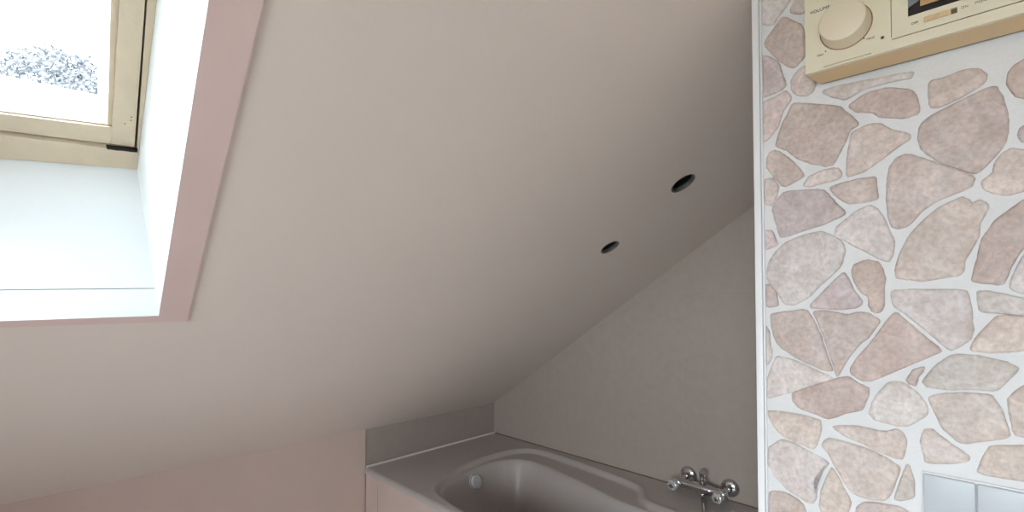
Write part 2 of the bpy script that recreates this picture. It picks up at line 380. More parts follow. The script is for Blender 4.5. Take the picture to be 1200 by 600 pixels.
# partition carrying the stone mosaic; its free end closes the bath niche
ZS = ZK + K * (YK - YS) - .004
prof = [(YS - .0125, 0), (YS - .0125, ZK + K * (YK - YS + .0125) - .004), (yt, ZT - .001), (YB, ZT - .001), (YB, 0)]
part = struct(link('wall_partition', prism_x(XS, XE - .002, prof), M_grout))
bm = bmesh.new(); box(bm, (XS - .006, YS - .0117, 0), (XS + .01, YS, ZS), .0012); box(bm, (XS + .008, YS - .003, 0), (XS + .06, YS, ZS), .0008)
box(bm, (XS - .0035, YS - .0155, 0), (XS + .002, YS - .0125, ZS - .004), .0006)
struct(link('trim_11', bm, M_edge, smooth=40))
STONES = [
 ('P', [(0.2962,1.8958),(0.2965,1.8721),(0.2982,1.8539),(0.2991,1.8368),(0.2942,1.8253),(0.2828,1.8184),(0.2757,1.8179),(0.2685,1.829),(0.2546,1.8415),(0.2381,1.8692)]),
 ('T', [(0.2631,1.8252),(0.2535,1.8212),(0.2338,1.8026),(0.2275,1.7881),(0.2268,1.7418),(0.2441,1.7283),(0.252,1.7325),(0.2723,1.7548),(0.2918,1.7851),(0.2902,1.7939)]),
 ('M', [(0.2978,1.77),(0.2863,1.7644),(0.2682,1.7472),(0.263,1.7255),(0.2565,1.7021),(0.2648,1.6955),(0.2787,1.6936),(0.2987,1.6917),(0.3015,1.7004),(0.301,1.7474)]),
 ('L', [(0.2456,1.7138),(0.2402,1.721),(0.227,1.7285),(0.2195,1.7171),(0.2134,1.7004),(0.2123,1.6884),(0.2162,1.6778),(0.2252,1.6746),(0.2394,1.6789),(0.2486,1.6891),(0.2497,1.7075)]),
 ('L', [(0.2493,1.8317),(0.2438,1.8415),(0.233,1.8623),(0.2049,1.8525),(0.2205,1.821),(0.2336,1.819),(0.2467,1.826)]),
 ('K', [(0.301,1.6829),(0.2788,1.6859),(0.258,1.6935),(0.25,1.682),(0.2501,1.673),(0.2625,1.6583),(0.2697,1.6327),(0.2854,1.615),(0.2954,1.6095),(0.3004,1.6216),(0.3014,1.6532)]),
 ('T', [(0.2475,1.6677),(0.2331,1.6636),(0.1764,1.6418),(0.1695,1.6301),(0.1604,1.6207),(0.1527,1.6062),(0.1654,1.5996),(0.1702,1.5854),(0.1848,1.5548),(0.1897,1.5472),(0.2019,1.5481),(0.2243,1.5583),(0.2449,1.5712),(0.2567,1.5857),(0.2758,1.5974),(0.2728,1.6121),(0.2642,1.6374),(0.2586,1.6451)]),
 ('T', [(0.2901,1.5789),(0.2857,1.5888),(0.2758,1.5921),(0.2569,1.5752),(0.2424,1.5574),(0.231,1.5375),(0.2375,1.5327),(0.2603,1.5231),(0.267,1.5257),(0.2834,1.5499),(0.291,1.5636)]),
 ('L', [(0.2325,1.5201),(0.2311,1.5258),(0.2246,1.5349),(0.2081,1.5407),(0.191,1.5432),(0.1814,1.5414),(0.1768,1.5335),(0.1781,1.5253),(0.1853,1.5223),(0.2097,1.5193),(0.2223,1.517)]),
 ('L', [(0.1631,1.5963),(0.1383,1.6039),(0.1242,1.6003),(0.1097,1.586),(0.0894,1.5759),(0.0895,1.5681),(0.1039,1.5596),(0.1317,1.5388),(0.1506,1.5274),(0.1711,1.5241),(0.1695,1.5587),(0.1657,1.5802)]),
 ('B', [(0.1682,1.6396),(0.1452,1.6537),(0.1159,1.6544),(0.0883,1.6433),(0.0805,1.6306),(0.0779,1.6143),(0.079,1.6043),(0.096,1.601),(0.1273,1.6106),(0.1347,1.6207),(0.1569,1.6267)]),
 ('T', [(0.0676,1.6485),(0.0468,1.6494),(0.0285,1.6534),(0.0128,1.6493),(0.0053,1.6384),(0.0063,1.6315),(0.0133,1.6241),(0.0383,1.6119),(0.0587,1.6064),(0.0663,1.6098),(0.0679,1.6281)]),
 ('P', [(0.205,1.6745),(0.177,1.6774),(0.1372,1.6732),(0.0949,1.6702),(0.0829,1.6689),(0.087,1.6598),(0.1158,1.6624),(0.1462,1.6609),(0.1716,1.6503),(0.1892,1.6611)]),
 ('T', [(0.0794,1.5825),(0.0763,1.5882),(0.0665,1.5971),(0.0031,1.6221),(-0.0036,1.6189),(-0.0098,1.6016),(-0.0142,1.571),(-0.0138,1.5536),(-0.0103,1.5392),(-0.0018,1.5246),(0.0137,1.5062),(0.0207,1.5026),(0.0311,1.5082),(0.0582,1.527),(0.077,1.5486),(0.0807,1.5635)]),
 ('B', [(-0.034,1.6509),(-0.0204,1.6429),(-0.0145,1.6343),(-0.0135,1.6205),(-0.0165,1.609),(-0.0212,1.6006),(-0.0405,1.5869),(-0.0522,1.6061),(-0.0492,1.641)]),
 ('M', [(-0.0243,1.5568),(-0.0362,1.563),(-0.0434,1.5408),(-0.0317,1.5321),(-0.024,1.5407),(-0.0226,1.5492)]),
 ('L', [(-0.0068,1.5259),(-0.015,1.5311),(-0.0246,1.5279),(-0.0392,1.5213),(-0.0463,1.4951),(-0.0384,1.4762),(-0.0266,1.4712),(-0.0106,1.4679),(0.0025,1.4722),(0.0125,1.4797),(0.014,1.4907),(0.0071,1.4966),(0.002,1.5016),(0.0009,1.5133)]),
 ('L', [(0.1194,1.5057),(0.1158,1.5304),(0.1072,1.5432),(0.0949,1.5472),(0.0772,1.5371),(0.0583,1.5245),(0.0347,1.5088),(0.0225,1.5005),(0.0204,1.4954),(0.0227,1.4861),(0.0316,1.4814),(0.0461,1.4763),(0.063,1.4687),(0.0786,1.4569),(0.0887,1.4427),(0.0947,1.4369),(0.1049,1.4334),(0.1132,1.4361),(0.1181,1.4512),(0.1198,1.4792)]),
 ('L', [(0.094,1.4213),(0.0788,1.4416),(0.0594,1.4607),(0.0336,1.4732),(0.0257,1.466),(0.0232,1.462),(0.0162,1.4658),(0.0086,1.46),(0.0071,1.4527),(0.0132,1.4392),(0.0168,1.4324),(0.0171,1.4157),(0.0261,1.3948),(0.0334,1.3808),(0.0337,1.3663),(0.0391,1.3604),(0.0575,1.3572),(0.0803,1.3528),(0.1001,1.3571),(0.1103,1.3587),(0.1111,1.3718),(0.1056,1.395)]),
 ('B', [(-0.028,1.4619),(-0.0168,1.4519),(0.0015,1.4355),(0.0085,1.422),(0.0155,1.4108),(0.0193,1.3872),(0.0269,1.3516),(0.0183,1.3496),(0.0015,1.3464),(-0.0051,1.3474),(-0.0085,1.3554),(-0.012,1.3692),(-0.0236,1.3938),(-0.0371,1.412),(-0.0432,1.4507)]),
 ('M', [(0.2728,1.5053),(0.2617,1.5158),(0.2049,1.5099),(0.1976,1.503),(0.1859,1.4843),(0.172,1.4671),(0.1767,1.4621),(0.2033,1.4509),(0.2628,1.4347),(0.271,1.4354),(0.2762,1.4571),(0.2828,1.4838),(0.2813,1.4943)]),
 ('T', [(0.1951,1.5112),(0.1759,1.5165),(0.1507,1.5192),(0.132,1.5186),(0.1312,1.4983),(0.1297,1.4847),(0.1336,1.4819),(0.1535,1.4799),(0.1718,1.481),(0.1857,1.4956),(0.1927,1.5051)]),
 ('L', [(0.2949,1.5426),(0.2807,1.5417),(0.2711,1.5264),(0.2741,1.5086),(0.2841,1.4932),(0.294,1.496),(0.2981,1.5152)]),
 ('P', [(0.1864,1.4449),(0.1745,1.4549),(0.1571,1.4694),(0.1403,1.4754),(0.1317,1.4688),(0.1223,1.4517),(0.1144,1.4257),(0.1104,1.4136),(0.1128,1.3954),(0.1182,1.3839),(0.1245,1.3855),(0.1415,1.3972),(0.1614,1.4108),(0.175,1.4215),(0.189,1.4311)]),
 ('K', [(0.2975,1.4501),(0.2833,1.4487),(0.2739,1.4236),(0.2767,1.4207),(0.2979,1.4131)]),
 ('P', [(0.2285,1.4376),(0.2059,1.4398),(0.1914,1.4313),(0.1774,1.4189),(0.1741,1.4048),(0.1779,1.3883),(0.1827,1.3774),(0.1924,1.3665),(0.2122,1.3471),(0.2275,1.3286),(0.251,1.3152),(0.2657,1.3166),(0.2764,1.339),(0.2915,1.3575),(0.2941,1.376),(0.2897,1.3911),(0.2782,1.4102),(0.2602,1.427)]),
 ('M', [(0.1781,1.3703),(0.1735,1.3659),(0.1647,1.3437),(0.1526,1.3232),(0.1538,1.3178),(0.1606,1.3123),(0.1837,1.3091),(0.2078,1.3101),(0.2239,1.3113),(0.2264,1.3155),(0.2074,1.3385),(0.1877,1.3608)]),
 ('B', [(0.1641,1.3821),(0.146,1.3894),(0.1309,1.3845),(0.1257,1.3737),(0.1228,1.359),(0.1252,1.3432),(0.1252,1.3168),(0.1289,1.3075),(0.1343,1.3047),(0.1408,1.3072),(0.145,1.3166),(0.1448,1.33),(0.1558,1.3368),(0.1623,1.3519),(0.1666,1.3685)]),
 ('T', [(0.2973,1.353),(0.2888,1.3529),(0.2778,1.3391),(0.2739,1.315),(0.2837,1.3124),(0.2935,1.311),(0.299,1.3331)]),
 ('T', [(0.288,1.2996),(0.27,1.3036),(0.2303,1.3097),(0.2205,1.2898),(0.2108,1.2674),(0.2016,1.2341),(0.1935,1.2082),(0.2044,1.2071),(0.2316,1.2171),(0.2548,1.2296),(0.2735,1.243),(0.2816,1.2545),(0.2869,1.2814)]),
 ('T', [(0.2228,1.3055),(0.2078,1.3078),(0.1885,1.3048),(0.1722,1.3011),(0.1562,1.3069),(0.143,1.3032),(0.1302,1.2929),(0.1346,1.2848),(0.1458,1.2655),(0.1559,1.2568),(0.1733,1.231),(0.1877,1.1992),(0.1912,1.2057),(0.2002,1.2426),(0.2107,1.2759)]),
 ('B', [(0.1132,1.3065),(0.1071,1.3041),(0.0817,1.2756),(0.0574,1.2523),(0.0726,1.2424),(0.1231,1.2106),(0.1447,1.1975),(0.1579,1.1972),(0.1691,1.2068),(0.1713,1.2134),(0.1619,1.232),(0.1437,1.2576),(0.126,1.2878)]),
 ('P', [(0.2982,1.281),(0.2898,1.2691),(0.2887,1.2449),(0.2847,1.2331),(0.2877,1.2193),(0.2934,1.2096),(0.3005,1.2074),(0.3014,1.2502)]),
 ('P', [(0.2792,1.226),(0.2576,1.2235),(0.1925,1.1972),(0.1998,1.1922),(0.2914,1.1493),(0.2998,1.1527),(0.2981,1.1772),(0.285,1.212)]),
 ('B', [(0.2557,1.1648),(0.2245,1.1806),(0.1878,1.1978),(0.1737,1.2021),(0.158,1.1918),(0.1459,1.1867),(0.1472,1.1745),(0.153,1.1576),(0.1564,1.1503),(0.1769,1.1429),(0.1911,1.1336),(0.2031,1.1287),(0.2202,1.1342),(0.2456,1.1401),(0.2546,1.1503)]),
 ('P', [(0.1341,1.183),(0.1212,1.2004),(0.1027,1.2013),(0.0851,1.1859),(0.0758,1.1673),(0.077,1.1559),(0.0978,1.1371),(0.1129,1.1343),(0.1413,1.1383),(0.1476,1.1478),(0.143,1.1645)]),
 ('T', [(0.0944,1.2176),(0.0924,1.2216),(0.0786,1.2281),(0.0807,1.2191),(0.0867,1.2109),(0.0888,1.1967),(0.0987,1.1993),(0.1006,1.2054)]),
 ('G', [(0.0829,1.2038),(0.0671,1.2305),(0.0483,1.2482),(0.0236,1.249),(-0.0064,1.2423),(-0.0174,1.2354),(-0.0157,1.2296),(0.0025,1.2033),(0.0075,1.2014),(0.0279,1.2011),(0.0493,1.197),(0.0772,1.197)]),
 ('P', [(0.1178,1.3405),(0.0805,1.3414),(0.0315,1.3408),(0.0274,1.3228),(0.0263,1.2917),(0.0256,1.2822),(0.0284,1.2701),(0.041,1.2584),(0.0501,1.2529),(0.0546,1.2562),(0.1029,1.308),(0.1141,1.3143)]),
 ('G', [(0.0211,1.3383),(0.0083,1.3382),(-0.0081,1.3335),(-0.0239,1.3277),(-0.0429,1.32),(-0.0403,1.3033),(-0.0235,1.305),(0.0022,1.3078),(0.019,1.3098),(0.0213,1.3276)]),
 ('L', [(0.0023,1.3043),(-0.0076,1.3057),(-0.0234,1.3039),(-0.0425,1.2967),(-0.0396,1.2665),(-0.0226,1.2586),(-0.0066,1.255),(0.0099,1.2531),(0.0304,1.2544),(0.0267,1.2678),(0.0161,1.285)]),
 ('P', [(-0.025,1.3868),(-0.0167,1.3667),(-0.0116,1.3507),(-0.0114,1.3404),(-0.024,1.3345),(-0.0393,1.33),(-0.0404,1.3837),(-0.0314,1.3932)]),
 ('L', [(0.0765,1.1834),(0.0585,1.1909),(0.035,1.1953),(0.0093,1.1965),(0.0045,1.188),(-0.0018,1.1728),(-0.0077,1.1442),(-0.0044,1.1401),(0.0189,1.1307),(0.0398,1.1227),(0.0469,1.126),(0.0612,1.1402),(0.0701,1.1657)]),
 ('L', [(-0.0054,1.1917),(-0.0137,1.2043),(-0.0233,1.2146),(-0.0408,1.2113),(-0.0396,1.1505),(-0.0204,1.1444),(-0.0117,1.145),(-0.0082,1.167)]),
 ('L', [(0.0812,1.1352),(0.0725,1.1381),(0.0596,1.1258),(0.0331,1.1075),(0.0332,1.1004),(0.0475,1.0934),(0.081,1.0854),(0.0827,1.1012),(0.0863,1.1154)]),
 ('L', [(0.0122,1.1262),(-0.0202,1.1332),(-0.0393,1.1351),(-0.0384,1.0866),(-0.0193,1.0859),(0.0266,1.0843),(0.0211,1.1033),(0.0166,1.116)]),
 ('L', [(0.2973,1.1272),(0.2723,1.1299),(0.2405,1.1293),(0.2129,1.1256),(0.2119,1.1088),(0.2184,1.0849),(0.2235,1.0753),(0.2336,1.076),(0.2542,1.0817),(0.2755,1.0907),(0.2864,1.105)]),
 ('L', [(0.196,1.1188),(0.1613,1.1253),(0.1266,1.1226),(0.114,1.1295),(0.1059,1.1266),(0.1011,1.1148),(0.1034,1.0991),(0.1066,1.0856),(0.1148,1.085),(0.1314,1.089),(0.155,1.0984),(0.1821,1.1063),(0.1937,1.1137)]),
 ('P', [(0.2982,1.059),(0.2729,1.0823),(0.2542,1.0788),(0.2017,1.0579),(0.2042,1.0531),(0.2218,1.0248),(0.2195,1.0113),(0.221,0.994),(0.2261,0.984),(0.2349,0.9843),(0.2607,0.9942),(0.282,1.0119),(0.2984,1.0378)]),
 ('L', [(0.2085,1.0927),(0.2011,1.0983),(0.164,1.0951),(0.1314,1.0864),(0.1099,1.0734),(0.111,1.0641),(0.1219,1.0278),(0.1283,1.0182),(0.1476,1.0139),(0.1675,1.0149),(0.1787,1.028),(0.1877,1.042),(0.2039,1.0741),(0.2123,1.0834)]),
 ('L', [(0.1982,1.0531),(0.1867,1.0313),(0.1722,1.0027),(0.1758,0.9881),(0.1819,0.9673),(0.2055,0.9624),(0.2174,0.981),(0.2146,1.0071),(0.2069,1.0315)]),
 ('T', [(0.2963,0.9812),(0.2879,0.988),(0.2687,0.9919),(0.24,0.9799),(0.2364,0.9639),(0.2432,0.9388),(0.2901,0.9233),(0.294,0.9489),(0.2965,0.9706)]),
 ('T', [(0.1667,0.995),(0.1564,1.0074),(0.1369,1.0118),(0.1098,1.0134),(0.098,1.007),(0.0963,0.9874),(0.1649,0.9647)]),
 ('G', [(0.1017,1.0792),(0.0988,1.0773),(0.0932,1.0536),(0.0936,1.0321),(0.1097,1.0224),(0.1178,1.0226),(0.1135,1.0405),(0.1049,1.0708)]),
]

# ---- tumbled flat stones set in the grout (outline of each in wall coordinates y, z)
CLASS = {'P': (220, 213, 207), 'L': (216, 204, 193), 'T': (207, 193, 182), 'M': (206, 194, 190), 'B': (203, 186, 174), 'K': (222, 207, 202), 'G': (210, 204, 195)}
rnd = random.Random(5)
def chaikin(p, n=2, t=.22):
    for _ in range(n):
        q = []
        for i in range(len(p)):
            a, b = p[i], p[(i + 1) % len(p)]
            q += [(a[0] + (b[0] - a[0]) * t, a[1] + (b[1] - a[1]) * t), (a[0] + (b[0] - a[0]) * (1 - t), a[1] + (b[1] - a[1]) * (1 - t))]
        p = q
    return p
def parea(p): return sum(p[i][0] * p[(i + 1) % len(p)][1] - p[(i + 1) % len(p)][0] * p[i][1] for i in range(len(p))) / 2
def shrink(p, d):
    n = len(p); r = []
    for i in range(n):
        a, b, c = p[i - 1], p[i], p[(i + 1) % n]
        tx, ty = c[0] - a[0], c[1] - a[1]; L = math.hypot(tx, ty) or 1
        r.append((b[0] - ty / L * d, b[1] + tx / L * d))
    return r
def clip(poly, px, py, nx, ny):
    out = []
    for i in range(len(poly)):
        a, b = poly[i], poly[(i + 1) % len(poly)]
        da = (a[0] - px) * nx + (a[1] - py) * ny; db = (b[0] - px) * nx + (b[1] - py) * ny
        if da <= 0: out.append(a)
        if da * db < 0:
            t = da / (da - db); out.append((a[0] + (b[0] - a[0]) * t, a[1] + (b[1] - a[1]) * t))
    return out
stones = list(STONES)
# the mosaic carries on beyond the picture: irregular cells
def cells(y0, y1, z0, z1, step, keep):
    seeds = []
    ny = int((y1 - y0) / step); nz = int((z1 - z0) / step)
    for i in range(-1, ny + 2):
        for j in range(-1, nz + 2):
            seeds.append((y0 + (i + .5 + rnd.uniform(-.38, .38)) * step, z0 + (j + .5 + rnd.uniform(-.38, .38)) * step))
    for (a, b) in seeds:
        if not (y0 < a < y1 and z0 < b < z1): continue
        poly = [(y0, z0), (y1, z0), (y1, z1), (y0, z1)]
        for (c, d) in seeds:
            if (c, d) == (a, b) or abs(c - a) + abs(d - b) > step * 4: continue
            L = math.hypot(c - a, d - b)
            poly = clip(poly, (a + c) / 2 - (c - a) / L * .0045, (b + d) / 2 - (d - b) / L * .0045, (c - a) / L, (d - b) / L)
            if len(poly) < 3: break
        if len(poly) >= 3 and keep(poly): stones.append((rnd.choice('PLTMBKGL'), poly))
inroof = lambda poly: all(z < ZK + K * (YK - y) - .012 and z < ZT - .012 for y, z in poly)
cells(-1.2, -.056, .02, ZT, .085, inroof)
cells(-.055, YS - .02, .02, .945, .085, inroof)
cells(-.055, YS - .02, 1.905, 2.2, .085, inroof)
bm = bmesh.new(); lay = bm.loops.layers.float_color.new('stone_colour')
for kind, poly in stones:
    p = chaikin([(y, min(z, 3)) for y, z in poly], 2, .15)
    if parea(p) < 0: p = p[::-1]
    p = shrink(p, -.0008)
    wob = [rnd.uniform(-.0005, .0005) for _ in p]
    p = [(y + w_, z - w_) for (y, z), w_ in zip(p, wob)]
    p = [(min(y, YS - .0165), z) for y, z in p]
    cy = sum(a for a, b in p) / len(p); cz = sum(b for a, b in p) / len(p)
    j = rnd.uniform(-5, 5); base = [v + q for v, q in zip(CLASS[kind], (10, 12, 17))]; c = srgb(base[0] + j + rnd.uniform(0, 2), base[1] + j - 1, base[2] + j + rnd.uniform(-2, 2))
    tx, tz = rnd.uniform(-.012, .012), rnd.uniform(-.012, .012)
    rings = []; n_p = len(p)
    for d, h in ((0, -.001), (.0002, .0018), (.0008, .0032), (.0022, .0043), (.0042, .0049)):
        rm = sum(math.hypot(a - cy, b - cz) for a, b in p) / n_p
        q = [(a + (cy - a) * d / rm, b + (cz - b) * d / rm) for a, b in shrink(p, d * .35)]
        q = [(a + rnd.uniform(-.00012, .00012), b + rnd.uniform(-.00012, .00012)) for a, b in q]
        rings.append([Vector((XS - h - (a - cy) * tx - (b - cz) * tz, a, b)) for a, b in q])
    vr = [[bm.verts.new(v) for v in r] for r in rings]; fs = []
    n = len(p)
    for r0, r1 in zip(vr, vr[1:]):
        for i in range(n): fs.append(bm.faces.new((r0[i], r1[i], r1[(i + 1) % n], r0[(i + 1) % n])))
    fs.append(bm.faces.new(vr[-1][::-1]))
    for f in fs:
        f.smooth = True
        for l in f.loops: l[lay] = c
bmesh.ops.triangulate(bm, faces=[f for f in bm.faces if len(f.verts) > 4])
me_o = link('stone_mosaic', bm, M_stone, part)
me_o.data.set_sharp_from_angle(angle=math.radians(60))

# ------------------------------------------------------------ bath tub
def sdf(poly, X, Y):
    d = np.full(X.shape, 1e9); s = np.ones(X.shape)
    n = len(poly)
    for i in range(n):
        ax, ay = poly[i]; bx, by = poly[(i + 1) % n]
        ex, ey = bx - ax, by - ay; wx, wy = X - ax, Y - ay
        t = np.clip((wx * ex + wy * ey) / (ex * ex + ey * ey), 0, 1)
        d = np.minimum(d, (wx - ex * t) ** 2 + (wy - ey * t) ** 2)
        c1 = Y >= ay; c2 = Y < by; c3 = ex * wy > ey * wx
        flip = (c1 & c2 & c3) | (~c1 & ~c2 & ~c3)
        s = np.where(flip, -s, s)
    return -s * np.sqrt(d)          # positive inside
def sstep(t): t = np.clip(t, 0, 1); return t * t * (3 - 2 * t)
ZD = .56; TX0, TX1, TY0, TY1 = 1.096, XE - .004, .33, YK - .0015
OUTER = chaikin([(1.135, 1.45), (1.165, 1.60), (1.25, 1.67), (1.43, 1.745), (1.62, 1.762), (1.76, 1.745), (1.832, 1.68), (1.842, 1.56), (1.818, 1.31), (1.800, 1.12), (1.765, 1.03), (1.69, .985), (1.655, .93), (1.65, .60), (1.58, .48), (1.40, .44), (1.24, .50), (1.16, .62), (1.125, .9), (1.122, 1.25)], 2)
INNER = chaikin([(1.155, 1.45), (1.185, 1.58), (1.27, 1.645), (1.43, 1.715), (1.60, 1.722), (1.70, 1.67), (1.735, 1.58), (1.70, 1.38), (1.668, 1.208), (1.62, 1.04), (1.62, .62), (1.56, .52), (1.40, .48), (1.26, .53), (1.185, .64), (1.15, .9), (1.145, 1.25)], 2)
nx, ny = 134, 282
xs = np.linspace(TX0, TX1, nx); ys = np.linspace(TY0, TY1, ny)
XX, YY = np.meshgrid(xs, ys, indexing='ij')
dO = sdf(OUTER, XX, YY); dI = sdf(INNER, XX, YY)
head = sstep((YY - 1.1) / .5)                     # the head end slopes more gently
Wd = .075 + .05 * head
ZZ = ZD + .0025 * np.exp(-((dO + .012) / .009) ** 2) - .017 * sstep((dO + .006) / .022) - .375 * sstep((dI + .006) / (Wd * 1.35)) ** .8
ZZ -= .006 * sstep((TX0 + .012 - XX) / .012) ** 2
bm = bmesh.new()
V = [[bm.verts.new((xs[i], ys[j], ZZ[i, j])) for j in range(ny)] for i in range(nx)]
for i in range(nx - 1):
    for j in range(ny - 1):
        bm.faces.new((V[i][j], V[i + 1][j], V[i + 1][j + 1], V[i][j + 1]))
# rolled rim down to the front panel
ext = [[bm.verts.new((TX0 - .0035, ys[j], ZD - .012)) for j in range(ny)], [bm.verts.new((TX0 - .0035, ys[j], ZD - .020)) for j in range(ny)], [bm.verts.new((TX0 + .004, ys[j], ZD - .020)) for j in range(ny)]]
prev = V[0]
for row in ext:
    for j in range(ny - 1): bm.faces.new((prev[j], prev[j + 1], row[j + 1], row[j]))
    prev = row
bmesh.ops.recalc_face_normals(bm, faces=bm.faces[:])
tub = empty('bathtub', (1.5, 1.18, 0), 'white built-in bathtub with tiled front under the low end of the sloping ceiling', 'bathtub')
link('basin', bm, M_tub, tub, smooth=60)
# front panel of tiles with an open joint under the corner of the rim
bm = bmesh.new()
box(bm, (TX0 + .003, TY0, 0), (TX0 + .016, 1.925, ZD - .020), .001)
box(bm, (TX0 + .003, 1.929, 0), (TX0 + .016, TY1 - .004, ZD - .020), .001)
link('front_panel', bm, M_panel, tub)
# overflow / waste control disc on the sloping head wall

i = int(round((1.452 - TX0) / (TX1 - TX0) * (nx - 1)))
j = min(range(ny // 2, ny), key=lambda q: abs(ZZ[i, q] - .500) + (0 if ys[q] > 1.4 else 9))
gx = (ZZ[i + 2, j] - ZZ[i - 2, j]) / (xs[i + 2] - xs[i - 2]); gy = (ZZ[i, j + 2] - ZZ[i, j - 2]) / (ys[j + 2] - ys[j - 2])
nn = Vector((-gx, -gy, 1)).normalized(); c0 = Vector((xs[i], ys[j], ZZ[i, j]))
bm = bmesh.new()
lathe(bm, c0 - nn * .004, nn, [(0, .036), (.006, .036), (.0075, .0345), (.008, .0325)], 40)
lathe(bm, c0 + nn * .003, nn, [(0, .0300), (.011, .0300), (.014, .0280), (.0148, .02), (.0152, .008)], 40)
ov = link('overflow_knob', bm, M_white, tub, smooth=35)
bm = bmesh.new(); lathe(bm, c0 + nn * .0036, nn, [(0, .0322), (.0008, .0322)], 40)
link('knob_rim', bm, M_joint, ov)
# sealant along the two walls
bm = bmesh.new(); box(bm, (TX0 + .006, YK - .006, ZD - .004), (XE - .0013, YK - .0008, ZD + .008), .002)
link('sealant_strip', bm, M_sil, tub)
bm = bmesh.new(); box(bm, (XE - .0062, TY0, ZD - .004), (XE - .0013, YK - .004, ZD + .0035), .001)
link('sealant_strip', bm, M_joint, tub)

# ------------------------------------------------------------ bath mixer on the tiled wall
mx = empty('bath_mixer', (XE, .81, .60), 'old chrome bath mixer with two clear handles on the tiled wall above the bathtub', 'tap')
ZM, YA, YC = .602, .893, .730
for y in (YA, YC):
    bm = bmesh.new(); z = .617 if y == YA else .609
    lathe(bm, (XE + .001, y, z), (-1, 0, 0), [(0, .034), (.004, .034), (.010, .030), (.015, .021), (.017, .0125), (.038, .0115)], 36)
    link('wall_rosette', bm, M_chrome, mx, smooth=35)
    bm = bmesh.new()
    tube(bm, [(XE - .034, y, z), (XE - .044, y, z - .001), (XE - .054, y + (.81 - y) * .03, z - .006), (XE - .066, y + (.81 - y) * .06, ZM)], .0105)
    link('union', bm, M_chrome, mx, smooth=60)
XM = XE - .066
bm = bmesh.new()
lathe(bm, (XM, YA + .014, ZM), (0, -1, 0), [(0, .010), (.002, .016), (.016, .018), (.03, .0165), (.05, .0135), (.062, .0175), (.085, .0215), (.11, .0215), (.131, .0175), (.143, .0135), (.163, .0165), (.177, .018), (.189, .016), (.191, .010)], 32)
link('body', bm, M_chrome, mx, smooth=45)
bm = bmesh.new()
lathe(bm, (XM, .81, ZM + .012), (0, 0, 1), [(0, .012), (.014, .012), (.016, .016), (.020, .016), (.022, .010), (.034, .0085), (.036, .0125), (.048, .0125), (.051, .009)], 28)
link('diverter', bm, M_chrome, mx, smooth=45)
bm = bmesh.new()
lathe(bm, (XM, .81, ZM - .010), (0, 0, -1), [(0, .013), (.008, .013), (.010, .0095), (.018, .0095)], 24)
link('outlet', bm, M_chrome, mx, smooth=45)
bm = bmesh.new(); hp = [Vector(p) for p in ((XM, .81, ZM - .024), (XM - .008, .806, ZM - .031), (XM - .03, .797, .5715), (1.76, .776, .5710), (1.71, .751, .5712), (1.672, .732, .5718), (1.640, .716, .5708), (1.612, .703, .562), (1.592, .694, .535), (1.580, .690, .44))]
tube(bm, hp, .0062, 16); link('shower_hose', bm, M_chrome, mx, smooth=60)
for y in (YA + .012, YC + .004):
    bm = bmesh.new()
    lathe(bm, (XM - .010, y, ZM), (-1, 0, 0), [(0, .015), (.012, .0145), (.014, .0105), (.026, .0095)], 24)
    h = link('handle_stem', bm, M_chrome, mx, smooth=45)
    bm = bmesh.new(); ax0 = Vector((XM - .030, y, ZM)); n = 48; rings = []
    for d, r in ((0, .010), (.003, .0175), (.010, .0205), (.020, .0205), (.026, .0175), (.029, .010)):
        rings.append([ax0 + Vector((-d, 0, 0)) + Vector((0, math.cos(2 * math.pi * k / n), math.sin(2 * math.pi * k / n))) * r * (1 + .07 * math.cos(6 * 2 * math.pi * k / n)) for k in range(n)])
    loft(bm, rings); bmesh.ops.recalc_face_normals(bm, faces=bm.faces[:])
    k = link('handle', bm, M_acryl, mx, smooth=35); k['label'] = 'clear fluted handle'
    bm = bmesh.new(); lathe(bm, ax0 + Vector((-.0285, 0, 0)), (-1, 0, 0), [(0, .0085), (.003, .0085), (.004, .006)], 20)
    link('handle_cap', bm, M_chrome, k, smooth=35)

# ------------------------------------------------------------ spot cut-outs in the slope
for idx, (x, s, r) in enumerate(SPOTS):
    lab = ['larger empty spotlight hole in the sloping ceiling, nearer the stone wall',
           'smaller empty spotlight hole in the sloping ceiling, farther from the stone wall'][idx]
    sp = empty('recessed_spotlight', roofpt(x, s, 0), lab, 'spotlight', 'empty spotlight holes in the sloping ceiling')
    bm = bmesh.new(); n = 40
    rr = random.Random(idx + 3)
    jag = [1 - .10 * max(0, math.sin(k * 2 * math.pi / n * 3 + idx)) * rr.random() for k in range(n)]
    def rg(rad, d, j=False): return [roofpt(x + rad * (jag[k] if j else 1) * math.cos(2 * math.pi * k / n), s + rad * (jag[k] if j else 1) * math.sin(2 * math.pi * k / n), d) for k in range(n)]
    loft(bm, [rg(r + .0015, -.0008), rg(r - .001, -.0012, True), rg(r - .003, .002, True), rg(r - .002, .012), rg(r + .0015, .012)], False, False)
    link('rim', bm, M_housing, sp, smooth=35)
    bm = bmesh.new(); loft(bm, [rg(r + .001, .010), rg(r + .001, .06), rg(r * .8, .09), rg(r * .3, .095)], False, True)
    link('housing', bm, M_dark, sp, smooth=35)
    bm = bmesh.new()
    box(bm, (-.014, -.011, .028), (.014, .011, .052), .002)
    for v in bm.verts: v.co = roofpt(x + v.co.x - r * .2, s + v.co.y - r * .25, v.co.z)
    link('lamp_holder', bm, M_housing, sp)
    for a0, a1 in ((.2, 1.0), (3.4, 4.3)):
        bm = bmesh.new()
        tube(bm, [roofpt(x + (r - .004) * math.cos(a0 + (a1 - a0) * t / 6), s + (r - .004) * math.sin(a0 + (a1 - a0) * t / 6), .004 + .004 * math.sin(t)) for t in range(7)], .0012, 8)
        link('spring_clip', bm, M_housing, sp, smooth=60)

